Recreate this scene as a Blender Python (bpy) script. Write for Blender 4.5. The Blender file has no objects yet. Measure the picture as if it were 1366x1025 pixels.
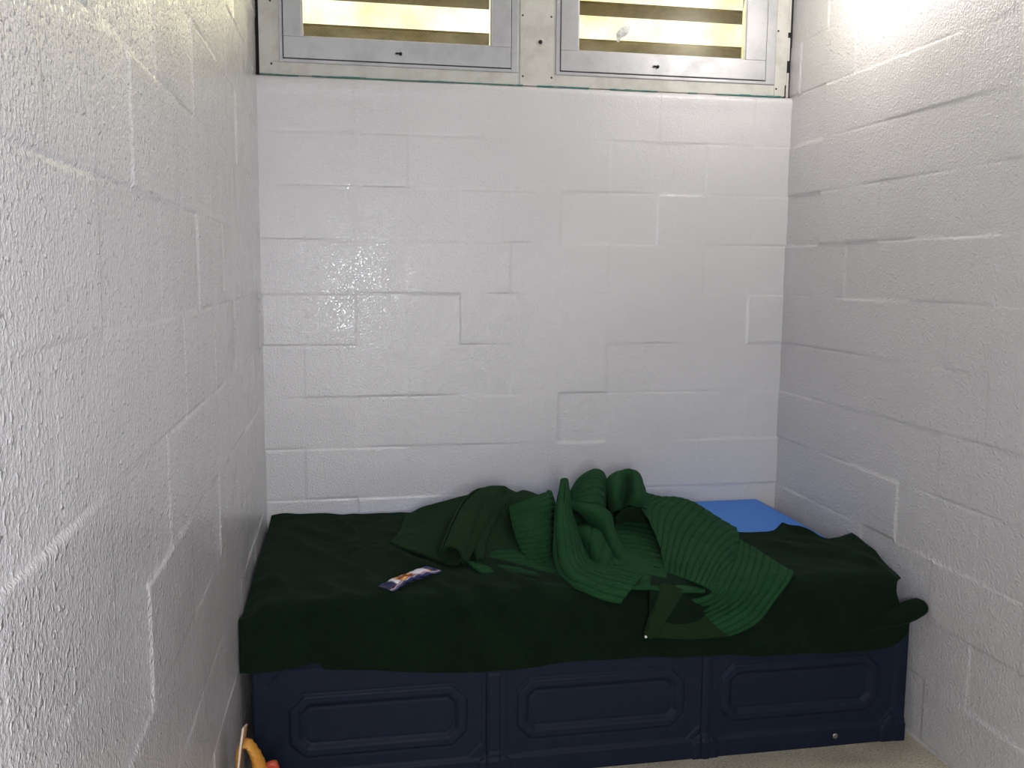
import bpy, math, random
import numpy as np
from mathutils import Vector, Matrix
random.seed(7); rng = np.random.default_rng(7)
scene = bpy.context.scene
COL = scene.collection

# ------------------------------------------------------------------ camera
CAM = Vector((0.30701, -3.62371, 1.51776))
RT = Vector((0.9836801, -0.17977786, 0.00730558))
UP = Vector((0.01451487, 0.11976011, 0.99269675))
FW = Vector((0.17933982, 0.97639, -0.12041509))
FPX = 1221.136
cd = bpy.data.cameras.new('camera'); cam = bpy.data.objects.new('camera', cd); COL.objects.link(cam)
m = Matrix((( RT.x, UP.x, -FW.x, CAM.x), (RT.y, UP.y, -FW.y, CAM.y), (RT.z, UP.z, -FW.z, CAM.z), (0, 0, 0, 1)))
cam.matrix_world = m
cd.sensor_width = 36; cd.lens = 36 * FPX / 1366; cd.clip_start = .02
scene.camera = cam

# ------------------------------------------------------------------ light
scene.view_settings.view_transform = 'Standard'
scene.view_settings.look = 'None'
scene.view_settings.gamma = 1
scene.view_settings.use_curve_mapping = False
scene.view_settings.exposure = 0.0
w = bpy.data.worlds.new('sky'); scene.world = w; w.use_nodes = True
bg = w.node_tree.nodes['Background']; bg.inputs[0].default_value = (1.0, .97, .90, 1); bg.inputs[1].default_value = 1.9

def area(name, loc, rot, sx, sy, power, color):
    l = bpy.data.lights.new(name, 'AREA'); l.shape = 'RECTANGLE'; l.size = sx; l.size_y = sy
    l.energy = power; l.color = color
    o = bpy.data.objects.new(name, l); COL.objects.link(o); o.location = loc; o.rotation_euler = rot
    return o
# daylight coming through the open doorway behind the camera
area('doorway_daylight', (.40, -4.20, 1.50), (math.radians(90), 0, 0), .32, .70, 42, (.90, .92, 1.0))
# daylight through the two high windows
area('window_daylight', (1.07, .06, 2.56), (math.radians(-62), 0, 0), 1.75, .40, 8, (1.0, .95, .80))

W = 2.139; SILL = 2.247; CH = .2032; CEIL = 2.92; YB = -4.25; MT = .56

# ------------------------------------------------------------------ helpers
def at(px, py, y):
    d = FW * FPX + RT * (px - 683) - UP * (py - 512.5)
    return CAM + d * ((y - CAM.y) / d.y)
def rest(px, py, y, lift=.004):
    """photo direction + depth; anything that would sink in the bed is laid on it instead"""
    d = FW * FPX + RT * (px - 683) - UP * (py - 512.5)
    p = CAM + d * ((y - CAM.y) / d.y)
    zt = MT + .012 + lift
    if p.z < zt and p.y > -1.055:
        p = CAM + d * ((zt - CAM.z) / d.z)
        if p.y < -1.085: p = CAM + d * ((-1.085 - CAM.y) / d.y)
    return p
def mesh_obj(name, verts, faces, mat=None, parent=None, smooth=False, uvs=None):
    me = bpy.data.meshes.new(name); me.from_pydata([tuple(v) for v in verts], [], faces); me.update()
    if smooth: me.polygons.foreach_set('use_smooth', [True] * len(me.polygons))
    if uvs is not None:
        l = me.uv_layers.new(name='UVMap'); idx = np.zeros(len(me.loops), dtype=np.int32); me.loops.foreach_get('vertex_index', idx)
        l.data.foreach_set('uv', np.asarray(uvs)[idx].ravel())
    o = bpy.data.objects.new(name, me); COL.objects.link(o)
    if mat:
        for mm in (mat if isinstance(mat, (list, tuple)) else [mat]): me.materials.append(mm)
    if parent: o.parent = parent
    return o
def tag(o, label=None, cat=None, group=None, kind=None):
    if label: o['label'] = label
    if cat: o['category'] = cat
    if group: o['group'] = group
    if kind: o['kind'] = kind
    return o
def empty(name, loc=(0, 0, 0)):
    o = bpy.data.objects.new(name, None); COL.objects.link(o); o.location = loc; o.empty_display_size = .05
    bpy.context.view_layer.update()
    return o
def keep(o, parent):
    """parent o (whose mesh is in world coordinates) to a thing's base"""
    o.parent = parent; o.matrix_parent_inverse = Matrix.Translation(parent.location).inverted(); return o
class MB:
    def __init__(s): s.v = []; s.f = []; s.q = []; s.mi = []
    def add(s, v, f):
        n = len(s.v); s.v += [tuple(p) for p in v]; s.f += [tuple(i + n for i in q) for q in f]
    def box(s, x0, x1, y0, y1, z0, z1, M=None):
        v = [Vector((x, y, z)) for x in (x0, x1) for y in (y0, y1) for z in (z0, z1)]
        if M: v = [M @ p for p in v]
        s.add(v, [(0, 1, 3, 2), (4, 6, 7, 5), (0, 4, 5, 1), (2, 3, 7, 6), (0, 2, 6, 4), (1, 5, 7, 3)]); return s
    def cyl(s, c, ax, r, h, n=16, r2=None):
        ax = Vector(ax).normalized(); a = ax.orthogonal().normalized(); b = ax.cross(a); c = Vector(c); r2 = r if r2 is None else r2
        v = []
        for k in range(n):
            t = 2 * math.pi * k / n; d = a * math.cos(t) + b * math.sin(t); v += [c + d * r, c + ax * h + d * r2]
        f = [(2 * k, 2 * ((k + 1) % n), 2 * ((k + 1) % n) + 1, 2 * k + 1) for k in range(n)]
        f += [tuple(2 * k for k in reversed(range(n))), tuple(2 * k + 1 for k in range(n))]
        s.add(v, f); return s
    def lathe(s, c, ax, prof, n=24):
        ax = Vector(ax).normalized(); a = ax.orthogonal().normalized(); b = ax.cross(a); c = Vector(c); v = []
        for (r, h) in prof:
            for k in range(n):
                t = 2 * math.pi * k / n; v.append(c + ax * h + (a * math.cos(t) + b * math.sin(t)) * r)
        f = [(i * n + k, i * n + (k + 1) % n, (i + 1) * n + (k + 1) % n, (i + 1) * n + k) for i in range(len(prof) - 1) for k in range(n)]
        s.add(v, f); return s
    def build(s, name, mat, parent=None, bevel=0, smooth=False):
        o = mesh_obj(name, s.v, s.f, mat, None, smooth)
        if bevel:
            b = o.modifiers.new('bevel', 'BEVEL'); b.width = bevel; b.segments = 2; b.limit_method = 'ANGLE'
        if parent: keep(o, parent)
        return o

# smooth value noise in numpy
def vnoise(x, y, s, seed):
    x = np.asarray(x) / s; y = np.asarray(y) / s
    xi = np.floor(x).astype(int); yi = np.floor(y).astype(int); fx = x - xi; fy = y - yi
    fx = fx * fx * (3 - 2 * fx); fy = fy * fy * (3 - 2 * fy)
    def h(a, b):
        n = (a * 374761393 + b * 668265263 + seed * 974634777) & 0x7fffffff
        n = ((n ^ (n >> 13)) * 1274126177) & 0x7fffffff
        return ((n ^ (n >> 16)) & 0xffff) / 65535.0 - .5
    return (h(xi, yi) * (1 - fx) + h(xi + 1, yi) * fx) * (1 - fy) + (h(xi, yi + 1) * (1 - fx) + h(xi + 1, yi + 1) * fx) * fy

# ------------------------------------------------------------------ materials
def newmat(name, color=(.5, .5, .5), rough=.5, metal=0, spec=.5):
    mt = bpy.data.materials.new(name); mt.use_nodes = True; nt = mt.node_tree; b = nt.nodes['Principled BSDF']
    b.inputs['Base Color'].default_value = (*color, 1); b.inputs['Roughness'].default_value = rough
    b.inputs['Metallic'].default_value = metal; b.inputs['Specular IOR Level'].default_value = spec
    return mt, nt, b
def nd(nt, t, **k):
    n = nt.nodes.new(t)
    for a, v in k.items():
        if a in n.inputs.keys(): n.inputs[a].default_value = v
        else: setattr(n, a, v)
    return n
def noise(nt, vec, scale, detail=3, rough=.5, mapscale=None):
    if mapscale:
        mp = nd(nt, 'ShaderNodeMapping'); mp.inputs['Scale'].default_value = mapscale; nt.links.new(vec, mp.inputs[0]); vec = mp.outputs[0]
    n = nd(nt, 'ShaderNodeTexNoise', Scale=scale, Detail=detail, Roughness=rough); nt.links.new(vec, n.inputs['Vector']); return n
def ramp(nt, fac, stops):
    r = nd(nt, 'ShaderNodeValToRGB'); e = r.color_ramp.elements
    while len(e) < len(stops): e.new(.5)
    for i, (p, c) in enumerate(stops): e[i].position = p; e[i].color = (*c, 1) if len(c) == 3 else c
    nt.links.new(fac, r.inputs[0]); return r
def objco(nt): return nd(nt, 'ShaderNodeTexCoord').outputs['Object']
def bump(nt, b, h, strength, dist, prev=None):
    bp = nd(nt, 'ShaderNodeBump', Strength=strength, Distance=dist); nt.links.new(h, bp.inputs['Height'])
    if prev: nt.links.new(prev, bp.inputs['Normal'])
    nt.links.new(bp.outputs[0], b.inputs['Normal']); return bp.outputs[0]

def mrange(nt, sock, a, b_, c, d, smooth=True):
    n = nd(nt, 'ShaderNodeMapRange'); n.interpolation_type = 'SMOOTHSTEP' if smooth else 'LINEAR'
    nt.links.new(sock, n.inputs[0])
    for i, q in enumerate((a, b_, c, d)): n.inputs[i + 1].default_value = q
    return n.outputs[0]
def wall_paint(name, col, rough=.34, st=1.0, coat=.7, grain=140, cr=.16, bead=1.0):
    mt, nt, b = newmat(name, col, rough)
    co = objco(nt)
    n0 = noise(nt, co, 1.7, 3); f0 = mrange(nt, n0.outputs[0], .3, .7, 0, 1)
    mx0 = nd(nt, 'ShaderNodeMix', data_type='RGBA'); nt.links.new(f0, mx0.inputs[0])
    mx0.inputs[6].default_value = (*[c * .97 for c in col], 1); mx0.inputs[7].default_value = (*[c * 1.03 for c in col], 1)
    nt.links.new(mx0.outputs[2], b.inputs['Base Color'])
    n4 = noise(nt, co, 22, 2); p = bump(nt, b, n4.outputs[0], .35 * st, .006)
    # roller stipple with beads of thick gloss paint
    n1 = noise(nt, co, grain, 3, .6); h1 = mrange(nt, n1.outputs[0], .36, .70, 0, 1)
    p = bump(nt, b, h1, min(1, .75 * st), .0017 * max(1, st), p)
    n5 = noise(nt, co, grain * .55, 1, .5); h5 = mrange(nt, n5.outputs[0], .60, .74, 0, 1)
    p = bump(nt, b, h5, min(1, .6 * st), .0022 * max(1, st) * bead, p)
    b.inputs['Coat Weight'].default_value = coat; b.inputs['Coat Roughness'].default_value = cr; b.inputs['Coat IOR'].default_value = 1.5
    nt.links.new(p, b.inputs['Coat Normal'])
    return mt
M = {}
M['wall'] = wall_paint('white_gloss_block_paint', (.60, .592, .592), .36, .50, 1.0, 150, .10)
M['wall_l'] = wall_paint('white_gloss_block_paint_thick', (.60, .588, .597), .36, 1.0, 1.0, 140, .09, 3.2)
M['wall_r'] = wall_paint('white_gloss_block_paint_side', (.60, .588, .597), .38, 1.0, .7, 140, .15)
M['ceil'] = wall_paint('ceiling_paint', (.58, .57, .56), .6, .4, 0)

def speckle_floor():
    mt, nt, b = newmat('speckled_floor', (.3, .27, .2), .45)
    co = objco(nt); n = noise(nt, co, 140, 3, .7)
    r = ramp(nt, n.outputs[0], [(.30, (.22, .19, .14)), (.47, (.50, .45, .34)), (.62, (.62, .57, .45)), (.75, (.80, .75, .64))])
    n2 = noise(nt, co, 5, 3); r2 = ramp(nt, n2.outputs[0], [(.3, (.75, .75, .75)), (.7, (1.1, 1.1, 1.1))])
    mx = nd(nt, 'ShaderNodeMix', data_type='RGBA', blend_type='MULTIPLY'); mx.inputs[0].default_value = 1
    nt.links.new(r.outputs[0], mx.inputs[6]); nt.links.new(r2.outputs[0], mx.inputs[7]); nt.links.new(mx.outputs[2], b.inputs['Base Color'])
    bump(nt, b, n.outputs[0], .15, .002); return mt
M['floor'] = speckle_floor()

def painted(name, col, rough, dirt=(.3, .27, .22), amt=.35, scale=14, metal=0):
    mt, nt, b = newmat(name, col, rough, metal); co = objco(nt)
    n = noise(nt, co, scale, 5, .65); r = ramp(nt, n.outputs[0], [(.32, tuple(c * (1 - amt) + d * amt for c, d in zip(col, dirt))), (.55, col)])
    nt.links.new(r.outputs[0], b.inputs['Base Color'])
    n2 = noise(nt, co, 60, 3); bump(nt, b, n2.outputs[0], .12, .001)
    rr = ramp(nt, n.outputs[0], [(.3, (min(1, rough + .2),) * 3), (.7, (rough,) * 3)]); nt.links.new(rr.outputs[0], b.inputs['Roughness'])
    return mt
M['frame'] = painted('cream_painted_steel', (.56, .55, .50), .42)
M['alu'] = painted('dull_aluminium', (.46, .465, .47), .38, (.2, .2, .2), .25, 9, .55)
M['dark'] = newmat('dark_gap', (.012, .011, .012), .9)[0]
M['screw'] = newmat('rusty_screw', (.09, .065, .05), .5, .6)[0]
M['caulk'] = painted('teal_old_paint', (.03, .16, .14), .6, (.3, .3, .27), .6, 40)
M['slat'] = painted('olive_brown_slat', (.20, .17, .13), .7, (.10, .085, .065), .6, 10)
M['plastic'] = painted('navy_plastic', (.0066, .0110, .0250), .50, (.012, .018, .035), .5, 30)
M['plastic'].node_tree.nodes['Principled BSDF'].inputs['Specular IOR Level'].default_value = .18
M['steel'] = newmat('steel', (.38, .36, .33), .45, 1)[0]
M['vinyl'] = newmat('blue_vinyl', (.035, .19, .66), .5)[0]
def _v():
    nt = M['vinyl'].node_tree; b = nt.nodes['Principled BSDF']; co = objco(nt); n = noise(nt, co, 160, 2); bump(nt, b, n.outputs[0], .2, .001)
_v()
def glass():
    mt, nt, b = newmat('yellowed_glass'); nt.nodes.remove(b); out = nt.nodes['Material Output']
    co = objco(nt)
    wv = nd(nt, 'ShaderNodeTexWave', Scale=38.0, Distortion=1.5); wv.bands_direction = 'DIAGONAL'; nt.links.new(co, wv.inputs['Vector'])
    n = noise(nt, co, 4.5, 4); add = nd(nt, 'ShaderNodeMath', operation='MULTIPLY_ADD'); nt.links.new(wv.outputs['Fac'], add.inputs[0]); add.inputs[1].default_value = .10
    nt.links.new(n.outputs[0], add.inputs[2])
    r = ramp(nt, add.outputs[0], [(.30, (.97, .96, .88)), (.52, (.93, .91, .76)), (.75, (.80, .76, .56))])
    tr = nd(nt, 'ShaderNodeBsdfTransparent'); gl = nd(nt, 'ShaderNodeBsdfGlossy', Roughness=.3); gl.inputs['Color'].default_value = (.9, .9, .9, 1)
    nt.links.new(r.outputs[0], tr.inputs[0])
    fr = nd(nt, 'ShaderNodeFresnel', IOR=1.45); fm = nd(nt, 'ShaderNodeMath', operation='MULTIPLY'); fm.inputs[1].default_value = .35; nt.links.new(fr.outputs[0], fm.inputs[0]); mx = nd(nt, 'ShaderNodeMixShader'); nt.links.new(fm.outputs[0], mx.inputs[0])
    nt.links.new(tr.outputs[0], mx.inputs[1]); nt.links.new(gl.outputs[0], mx.inputs[2]); nt.links.new(mx.outputs[0], out.inputs[0]); return mt
M['glass'] = glass()
def cloth(name, c0, c1, weave=420, sheen=.05):
    mt, nt, b = newmat(name, c0, .95, 0, .05); co = objco(nt)
    n = noise(nt, co, 9, 4, .6); r = ramp(nt, n.outputs[0], [(.3, c0), (.7, c1)])
    n2 = noise(nt, co, weave, 2); mx = nd(nt, 'ShaderNodeMix', data_type='RGBA', blend_type='MULTIPLY'); mx.inputs[0].default_value = 1
    r2 = ramp(nt, n2.outputs[0], [(.3, (.7, .7, .7)), (.7, (1.3, 1.3, 1.3))])
    nt.links.new(r.outputs[0], mx.inputs[6]); nt.links.new(r2.outputs[0], mx.inputs[7]); nt.links.new(mx.outputs[2], b.inputs['Base Color'])
    b.inputs['Sheen Weight'].default_value = sheen; b.inputs['Sheen Roughness'].default_value = .6; b.inputs['Sheen Tint'].default_value = (.3, .6, .4, 1)
    p = bump(nt, b, n2.outputs[0], .5, .0012); n3 = noise(nt, co, 45, 3); bump(nt, b, n3.outputs[0], .3, .004, p)
    return mt
M['blanket'] = cloth('dark_green_wool', (.0030, .0088, .0044), (.0052, .0125, .0060), 300)  # also colours the shaded patch under the broad quilted sheet
M['olive'] = cloth('olive_backing_and_shade', (.008, .020, .0075), (.012, .027, .010), 330)  # quilt underside; also painted shade in the loop hollow and hanging corner
M['quilt'] = cloth('green_quilting', (.0095, .042, .015), (.014, .058, .021), 330)

def stitch():
    mt = M['quilt']; nt = mt.node_tree; b = nt.nodes['Principled BSDF']
    uvn = nd(nt, 'ShaderNodeTexCoord').outputs['UV']; sp = nd(nt, 'ShaderNodeSeparateXYZ'); nt.links.new(uvn, sp.inputs[0])
    def puff(sock, mul, pw):
        a = nd(nt, 'ShaderNodeMath', operation='MULTIPLY'); nt.links.new(sock, a.inputs[0]); a.inputs[1].default_value = math.pi * mul
        c = nd(nt, 'ShaderNodeMath', operation='SINE'); nt.links.new(a.outputs[0], c.inputs[0])
        d = nd(nt, 'ShaderNodeMath', operation='ABSOLUTE'); nt.links.new(c.outputs[0], d.inputs[0])
        e = nd(nt, 'ShaderNodeMath', operation='POWER'); nt.links.new(d.outputs[0], e.inputs[0]); e.inputs[1].default_value = pw; return e.outputs[0]
    h1 = puff(sp.outputs[0], 1, .5); h2 = puff(sp.outputs[1], .45, .25)
    mul = nd(nt, 'ShaderNodeMath', operation='MULTIPLY_ADD'); nt.links.new(h2, mul.inputs[0]); mul.inputs[1].default_value = .25; nt.links.new(h1, mul.inputs[2])
    prev = b.inputs['Normal'].links[0].from_socket
    bump(nt, b, mul.outputs[0], .9, .006, prev)
stitch()
# ------------------------------------------------------------------ the room: painted block walls with real courses
def lines(lo, hi, joints, coarse=.03):
    s = {round(lo, 5), round(hi, 5)}
    for j in joints:
        for d in (-.014, -.009, -.0055, -.0025, 0, .0025, .0055, .009, .014):
            if lo < j + d < hi: s.add(round(j + d, 5))
    for c in np.arange(lo, hi, coarse):
        if all(abs(c - j) > .02 for j in joints): s.add(round(float(c), 5))
    return np.array(sorted(s))
ZOFF = SILL % CH
def relief(a, z, aoff, seed, amp=1.0):
    """metres of relief: every block set a little proud or back, tilted, with partly filled joints"""
    row = np.floor((z - ZOFF) / CH).astype(int)
    L = CH * 2
    wav = vnoise(a, z * 0 + row * 3.1, .11, seed + 5) * .010
    zz = z + wav * 0
    fz = (zz - ZOFF) / CH - row
    def blockh(r, aa):
        c = np.floor((aa - aoff - (r % 2) * CH) / L).astype(int)
        n = (c * 73856093 ^ r * 19349663 ^ seed * 83492791) & 0xffff
        n = (n * 40503) & 0xffff
        t = ((n * 30103) & 0xffff) / 65535. - .5
        return (n / 65535. - .5) * .0042 * amp + t * .006 * amp * ((aa - aoff - (r % 2) * CH) / L - c - .5)
    h = blockh(row, a)
    # blend over horizontal joints
    dz = np.minimum(fz, 1 - fz) * CH
    up = (fz > .5)
    other = blockh(np.where(up, row + 1, row - 1), a)
    k = np.clip(dz / .0075, 0, 1); k = k * k * (3 - 2 * k)
    h = h * (.5 + .5 * k) + other * (.5 - .5 * k)
    jr = np.where(up, row + 1, row)
    g = np.clip(.35 + 1.6 * vnoise(a, jr * 7.7, .16, seed + 9), 0, 1.2)
    h -= np.exp(-(dz / .0045) ** 2) * .0024 * g * amp
    # vertical joints
    fa = (a - aoff - (row % 2) * CH) / L; fa = fa - np.floor(fa); da = np.minimum(fa, 1 - fa) * L
    c1 = blockh(row, a - .012); c2 = blockh(row, a + .012)
    kk = np.clip(da / .006, 0, 1); h = np.where(da < .006, h * kk + (1 - kk) * (c1 + c2) / 2, h)
    gv = np.clip(.15 + 1.5 * vnoise(a * 3.3 + row * 1.7, z, .21, seed + 3), 0, 1)
    h -= np.exp(-(da / .004) ** 2) * .0009 * gv * amp
    h += vnoise(a, z, .07, seed + 20) * .0012 + vnoise(a, z, .2, seed + 21) * .0016
    return h
def block_wall(name, a0, a1, z0, z1, place, aoff, seed, mat, amp=1.0, border=None, thick=None):
    js = [aoff + k * CH for k in range(-40, 40)]; js = [j for j in js if a0 - .02 < j < a1 + .02]
    zs = [ZOFF + k * CH for k in range(0, 16)]
    A = lines(a0, a1, js); Z = lines(z0, z1, zs)
    AA, ZZ = np.meshgrid(A, Z); H = relief(AA, ZZ, aoff, seed, amp)
    if border is not None: H = border(AA, ZZ, H)
    P = place(AA, ZZ, H); n, k = AA.shape
    v = np.stack([q.ravel() for q in P], 1).tolist()
    f = [(j * k + i, j * k + i + 1, (j + 1) * k + i + 1, (j + 1) * k + i) for j in range(n - 1) for i in range(k - 1)]
    # give the wall its thickness: a plain slab behind the relief
    N = len(v); (sx0, sx1, sy0, sy1, sz0, sz1) = thick
    for x in (sx0, sx1):
        for y in (sy0, sy1):
            for z in (sz0, sz1): v.append((x, y, z))
    f += [tuple(N + i for i in q) for q in [(0, 1, 3, 2), (4, 6, 7, 5), (0, 4, 5, 1), (2, 3, 7, 6), (0, 2, 6, 4), (1, 5, 7, 3)]]
    o = mesh_obj(name, v, f, mat, None, True)
    return tag(o, kind='structure')
def rnd_top(A, Z, H):   # painted-over rounded top edge under the window
    t = np.clip((Z - (SILL - .030)) / .030, 0, 1)
    return H + .006 * np.exp(-((Z - (SILL - .022)) / .012) ** 2) - .016 * t ** 4
block_wall('wall_back', -.01, W + .01, 0, SILL - .002, lambda a, z, h: (a, -h, z), .76 - 4 * CH, 3, M['wall'], 1.0, rnd_top,
           (-.1, W + .1, .012, .21, -.1, SILL - .006))
block_wall('wall_left', YB, .02, 0, CEIL, lambda a, z, h: (h, a, z), -.125, 11, M['wall_l'], 1.35, None, (-.2, -.012, YB - .1, .4, -.1, CEIL + .1))
block_wall('wall_right', YB, .02, 0, CEIL, lambda a, z, h: (W - h, a, z), -.27, 23, M['wall_r'], 1.25, None, (W + .012, W + .2, YB - .1, .4, -.1, CEIL + .1))
tag(MB().box(-.2, W + .2, YB - .1, .4, -.1, 0).build('floor', M['floor']), kind='structure')
tag(MB().box(-.2, W + .2, YB - .1, .4, CEIL, CEIL + .1).build('ceiling', M['ceil']), kind='structure')
# wall behind the camera with the open doorway
rw = MB(); rw.box(.95, W, YB - .1, YB, 0, CEIL); rw.box(0, .05, YB - .1, YB, 0, CEIL); rw.box(.05, .95, YB - .1, YB, 2.12, CEIL)
tag(rw.build('wall_rear', M['wall']), kind='structure')
# lintel above the windows
tag(MB().box(0, W, .0, .2, 2.80, CEIL).build('wall_over_window', M['wall']), kind='structure')

# ------------------------------------------------------------------ windows
FY = .018       # face of the steel surround
tr = MB()
tr.box(.010, 2.112, FY, .075, SILL + .003, 2.297)          # bottom rail
tr.box(.010, .084, FY, .075, 2.297, 2.80)
tr.box(.988, 1.142, FY, .075, 2.297, 2.80)
tr.box(2.064, 2.120, FY, .075, 2.297, 2.80)
tr.box(.084, .988, FY, .075, 2.770, 2.80); tr.box(1.142, 2.064, FY, .075, 2.770, 2.80)
surround = tag(tr.build('trim_1', M['frame'], None, .0015), kind='structure')
# cover strips with a shallow step
for (a, b_) in ((.010, .058), (2.066, 2.112)):
    MB().box(a, b_, FY - .004, FY, SILL + .004, 2.80).build('cover_strip', M['frame'], None, .001).parent = surround
MB().box(.998, 1.132, FY - .005, FY, SILL + .002, 2.80).build('mullion_plate', M['frame'], None, .001).parent = surround
# near-black boxes that colour in the shade of the recess behind the frame ends
tag(MB().box(-.01, W + .01, .077, .08, SILL, SILL + .02).box(-.01, .012, FY + .012, .07, SILL, 2.80).box(2.119, W + .01, FY + .004, .07, SILL, 2.80).build('recess_shade', M['dark']), kind='structure')
# ragged painted bead between frame and right wall, leaving black gaps
v = MB()
for (z0, z1) in ((SILL, 2.347), (2.395, 2.487), (2.508, 2.80)):
    v.box(2.120, 2.1305, FY - .001, FY + .012, z0, z1)
tag(v.build('trim_3', M['frame'], None, .002), kind='structure')
# teal line of old paint along the sill, broken
cb = MB(); x = .012
while x < 2.10:
    l = random.uniform(.02, .09)
    if random.random() < .82: cb.box(x, min(2.11, x + l), FY - .012, FY + .002, SILL - .002, SILL + random.uniform(.001, .0045))
    x += l * .98
tag(cb.build('trim_4', M['caulk'], None, .0008), kind='structure')
def screw(x, z, y, parent, r=.0042, mat='screw'):
    return MB().lathe((x, y + .001, z), (0, -1, 0), [(r, 0), (r, .0012), (r * .7, .0026), (.0001, .003)], 12).build('screw', M[mat], None, 0, True)
for (x, z) in ((.054, 2.287), (.054, 2.513), (1.007, 2.513), (1.009, 2.284), (1.121, 2.513), (1.124, 2.283), (2.074, 2.51), (2.074, 2.28)):
    s = screw(x, z, FY - .005, surround); s.parent = surround
MB().lathe((1.077, FY - .0045, 2.415), (0, -1, 0), [(.016, 0), (.015, .0015), (.0085, .002), (.0085, -.003), (.0001, -.004)], 20).build('lock_rosette', M['frame'], None, 0, True).parent = surround
MB().lathe((1.077, FY - .005, 2.415), (0, -1, 0), [(.0068, 0), (.0068, .006), (.004, .0075), (.0001, .008)], 14).build('lock_pin', M['dark'], None, 0, True).parent = surround

def ring(mb, x0, x1, z0, z1, wd, y0, y1, wb=None):
    wb = wb or wd
    mb.box(x0, x1, y0, y1, z0, z0 + wb); mb.box(x0, x1, y0, y1, z1 - wd, z1)
    mb.box(x0, x0 + wd, y0, y1, z0 + wb, z1 - wd); mb.box(x1 - wd, x1, y0, y1, z0 + wb, z1 - wd)
def window(idx, x0, x1, gx0, gx1, label_x, e0, e1):
    root = empty('window_%d' % idx, ((x0 + x1) / 2, FY, 2.30)); tag(root, kind='structure')
    z0, z1 = 2.311, 2.765; gz0, gz1 = 2.389, 2.70
    lip = MB(); lip.box(e0, x0 - .003, FY - .006, FY + .03, 2.296, 2.771).box(x1 + .003, e1, FY - .006, FY + .03, 2.296, 2.771).box(x0 - .003, x1 + .003, FY - .006, FY + .03, 2.296, 2.308).box(x0 - .003, x1 + .003, FY - .006, FY + .03, 2.766, 2.771); lip.build('outer_lip', M['alu'], root, .0015)
    dk = MB(); ring(dk, x0 - .004, x1 + .004, z0 - .004, z1 + .004, .008, FY + .006, FY + .03); dk.build('sash_gap_shade', M['dark'], root)  # dark ring stands in for the shade in the gap around the sash
    f = MB()
    f.box(x0, x1, FY - .010, FY + .03, z0, gz0); f.box(x0, x1, FY - .010, FY + .03, gz1, z1)
    f.box(x0, gx0, FY - .010, FY + .03, gz0, gz1); f.box(gx1, x1, FY - .010, FY + .03, gz0, gz1)
    f.build('sash', M['alu'], root, .0018)
    b = MB(); ring(b, gx0 - .001, gx1 + .001, gz0 - .001, gz1 + .001, .006, FY - .002, FY + .028); b.build('glazing_bead', M['alu'], root, .001)
    MB().box(gx0, gx1, FY + .012, FY + .016, gz0, gz1).build('glass_pane', M['glass'], root)
    lx = label_x
    lt = MB(); lt.lathe((lx, FY - .010, 2.343), (0, -1, 0), [(.0062, 0), (.0062, .006), (.0045, .009), (.0001, .0095)], 14)
    lt.box(lx - .020, lx, FY - .017, FY - .012, 2.3405, 2.3465)
    lt.build('latch_pin', M['dark'], root, .0006)
    return root
window(1, .099, .960, .166, .885, .533, .083, .989)
window(2, 1.160, 2.022, 1.230, 1.934, 1.558, 1.141, 2.065)

# slatted sun screen outside the glass
def louver(x0, x1, label, off):
    root = empty('window_louver', ((x0 + x1) / 2, .16, 2.25))
    tag(root, label, 'louver', 'sun screens outside the high windows')
    for k in range(4):
        zi = 2.461 + off + .147 * (k - 0)         # inner upper edge
        T = Matrix.Translation((0, .115, zi)) @ Matrix.Rotation(math.radians(-10), 4, 'X')
        MB().box(x0, x1, 0, .105, -.008, .004, T).build('slat', M['slat'], root, .002)
    MB().box(x0 - .02, x0, .09, .21, 2.26, 2.80).build('side_rail', M['slat'], root)
    MB().box(x1, x1 + .02, .09, .21, 2.26, 2.80).build('side_rail', M['slat'], root)
louver(.02, .93, 'olive brown slatted screen outside the left window', 0)
louver(1.16, 2.10, 'olive brown slatted screen outside the right window, behind the paper scrap', 0)

# scrap of paper stuck to the right pane
c = at(831, 44, .024)
pts = []; n = 14
outl = [(-.030, -.036), (-.018, -.040), (-.010, -.022), (.006, -.016), (.020, -.004), (.030, .012), (.031, .030), (.024, .035), (.014, .029), (.000, .026), (-.012, .018), (-.022, .008), (-.030, -.006), (-.027, -.022)]
vs = [Vector((c.x, .012, c.z))]
for (a, b_) in outl: vs.append(Vector((c.x + a * .95, .026 - random.uniform(0, .010), c.z + b_ * .95)))
for (a, b_) in outl: vs.append(Vector((c.x + a * .5, .012 + random.uniform(0, .008), c.z + b_ * .5)))
fs = []
for k in range(n):
    k2 = (k + 1) % n; fs += [(1 + k, 1 + k2, 1 + n + k2, 1 + n + k), (0, 1 + n + k, 1 + n + k2)]
M['paper'] = newmat('wet_paper', (.62, .63, .62), .8)[0]
pp = mesh_obj('paper_scrap', vs, fs, M['paper'])
s_ = pp.modifiers.new('t', 'SOLIDIFY'); s_.thickness = .0015
tag(pp, 'small crumpled white paper scrap stuck on the right window pane', 'paper scrap')

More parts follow.
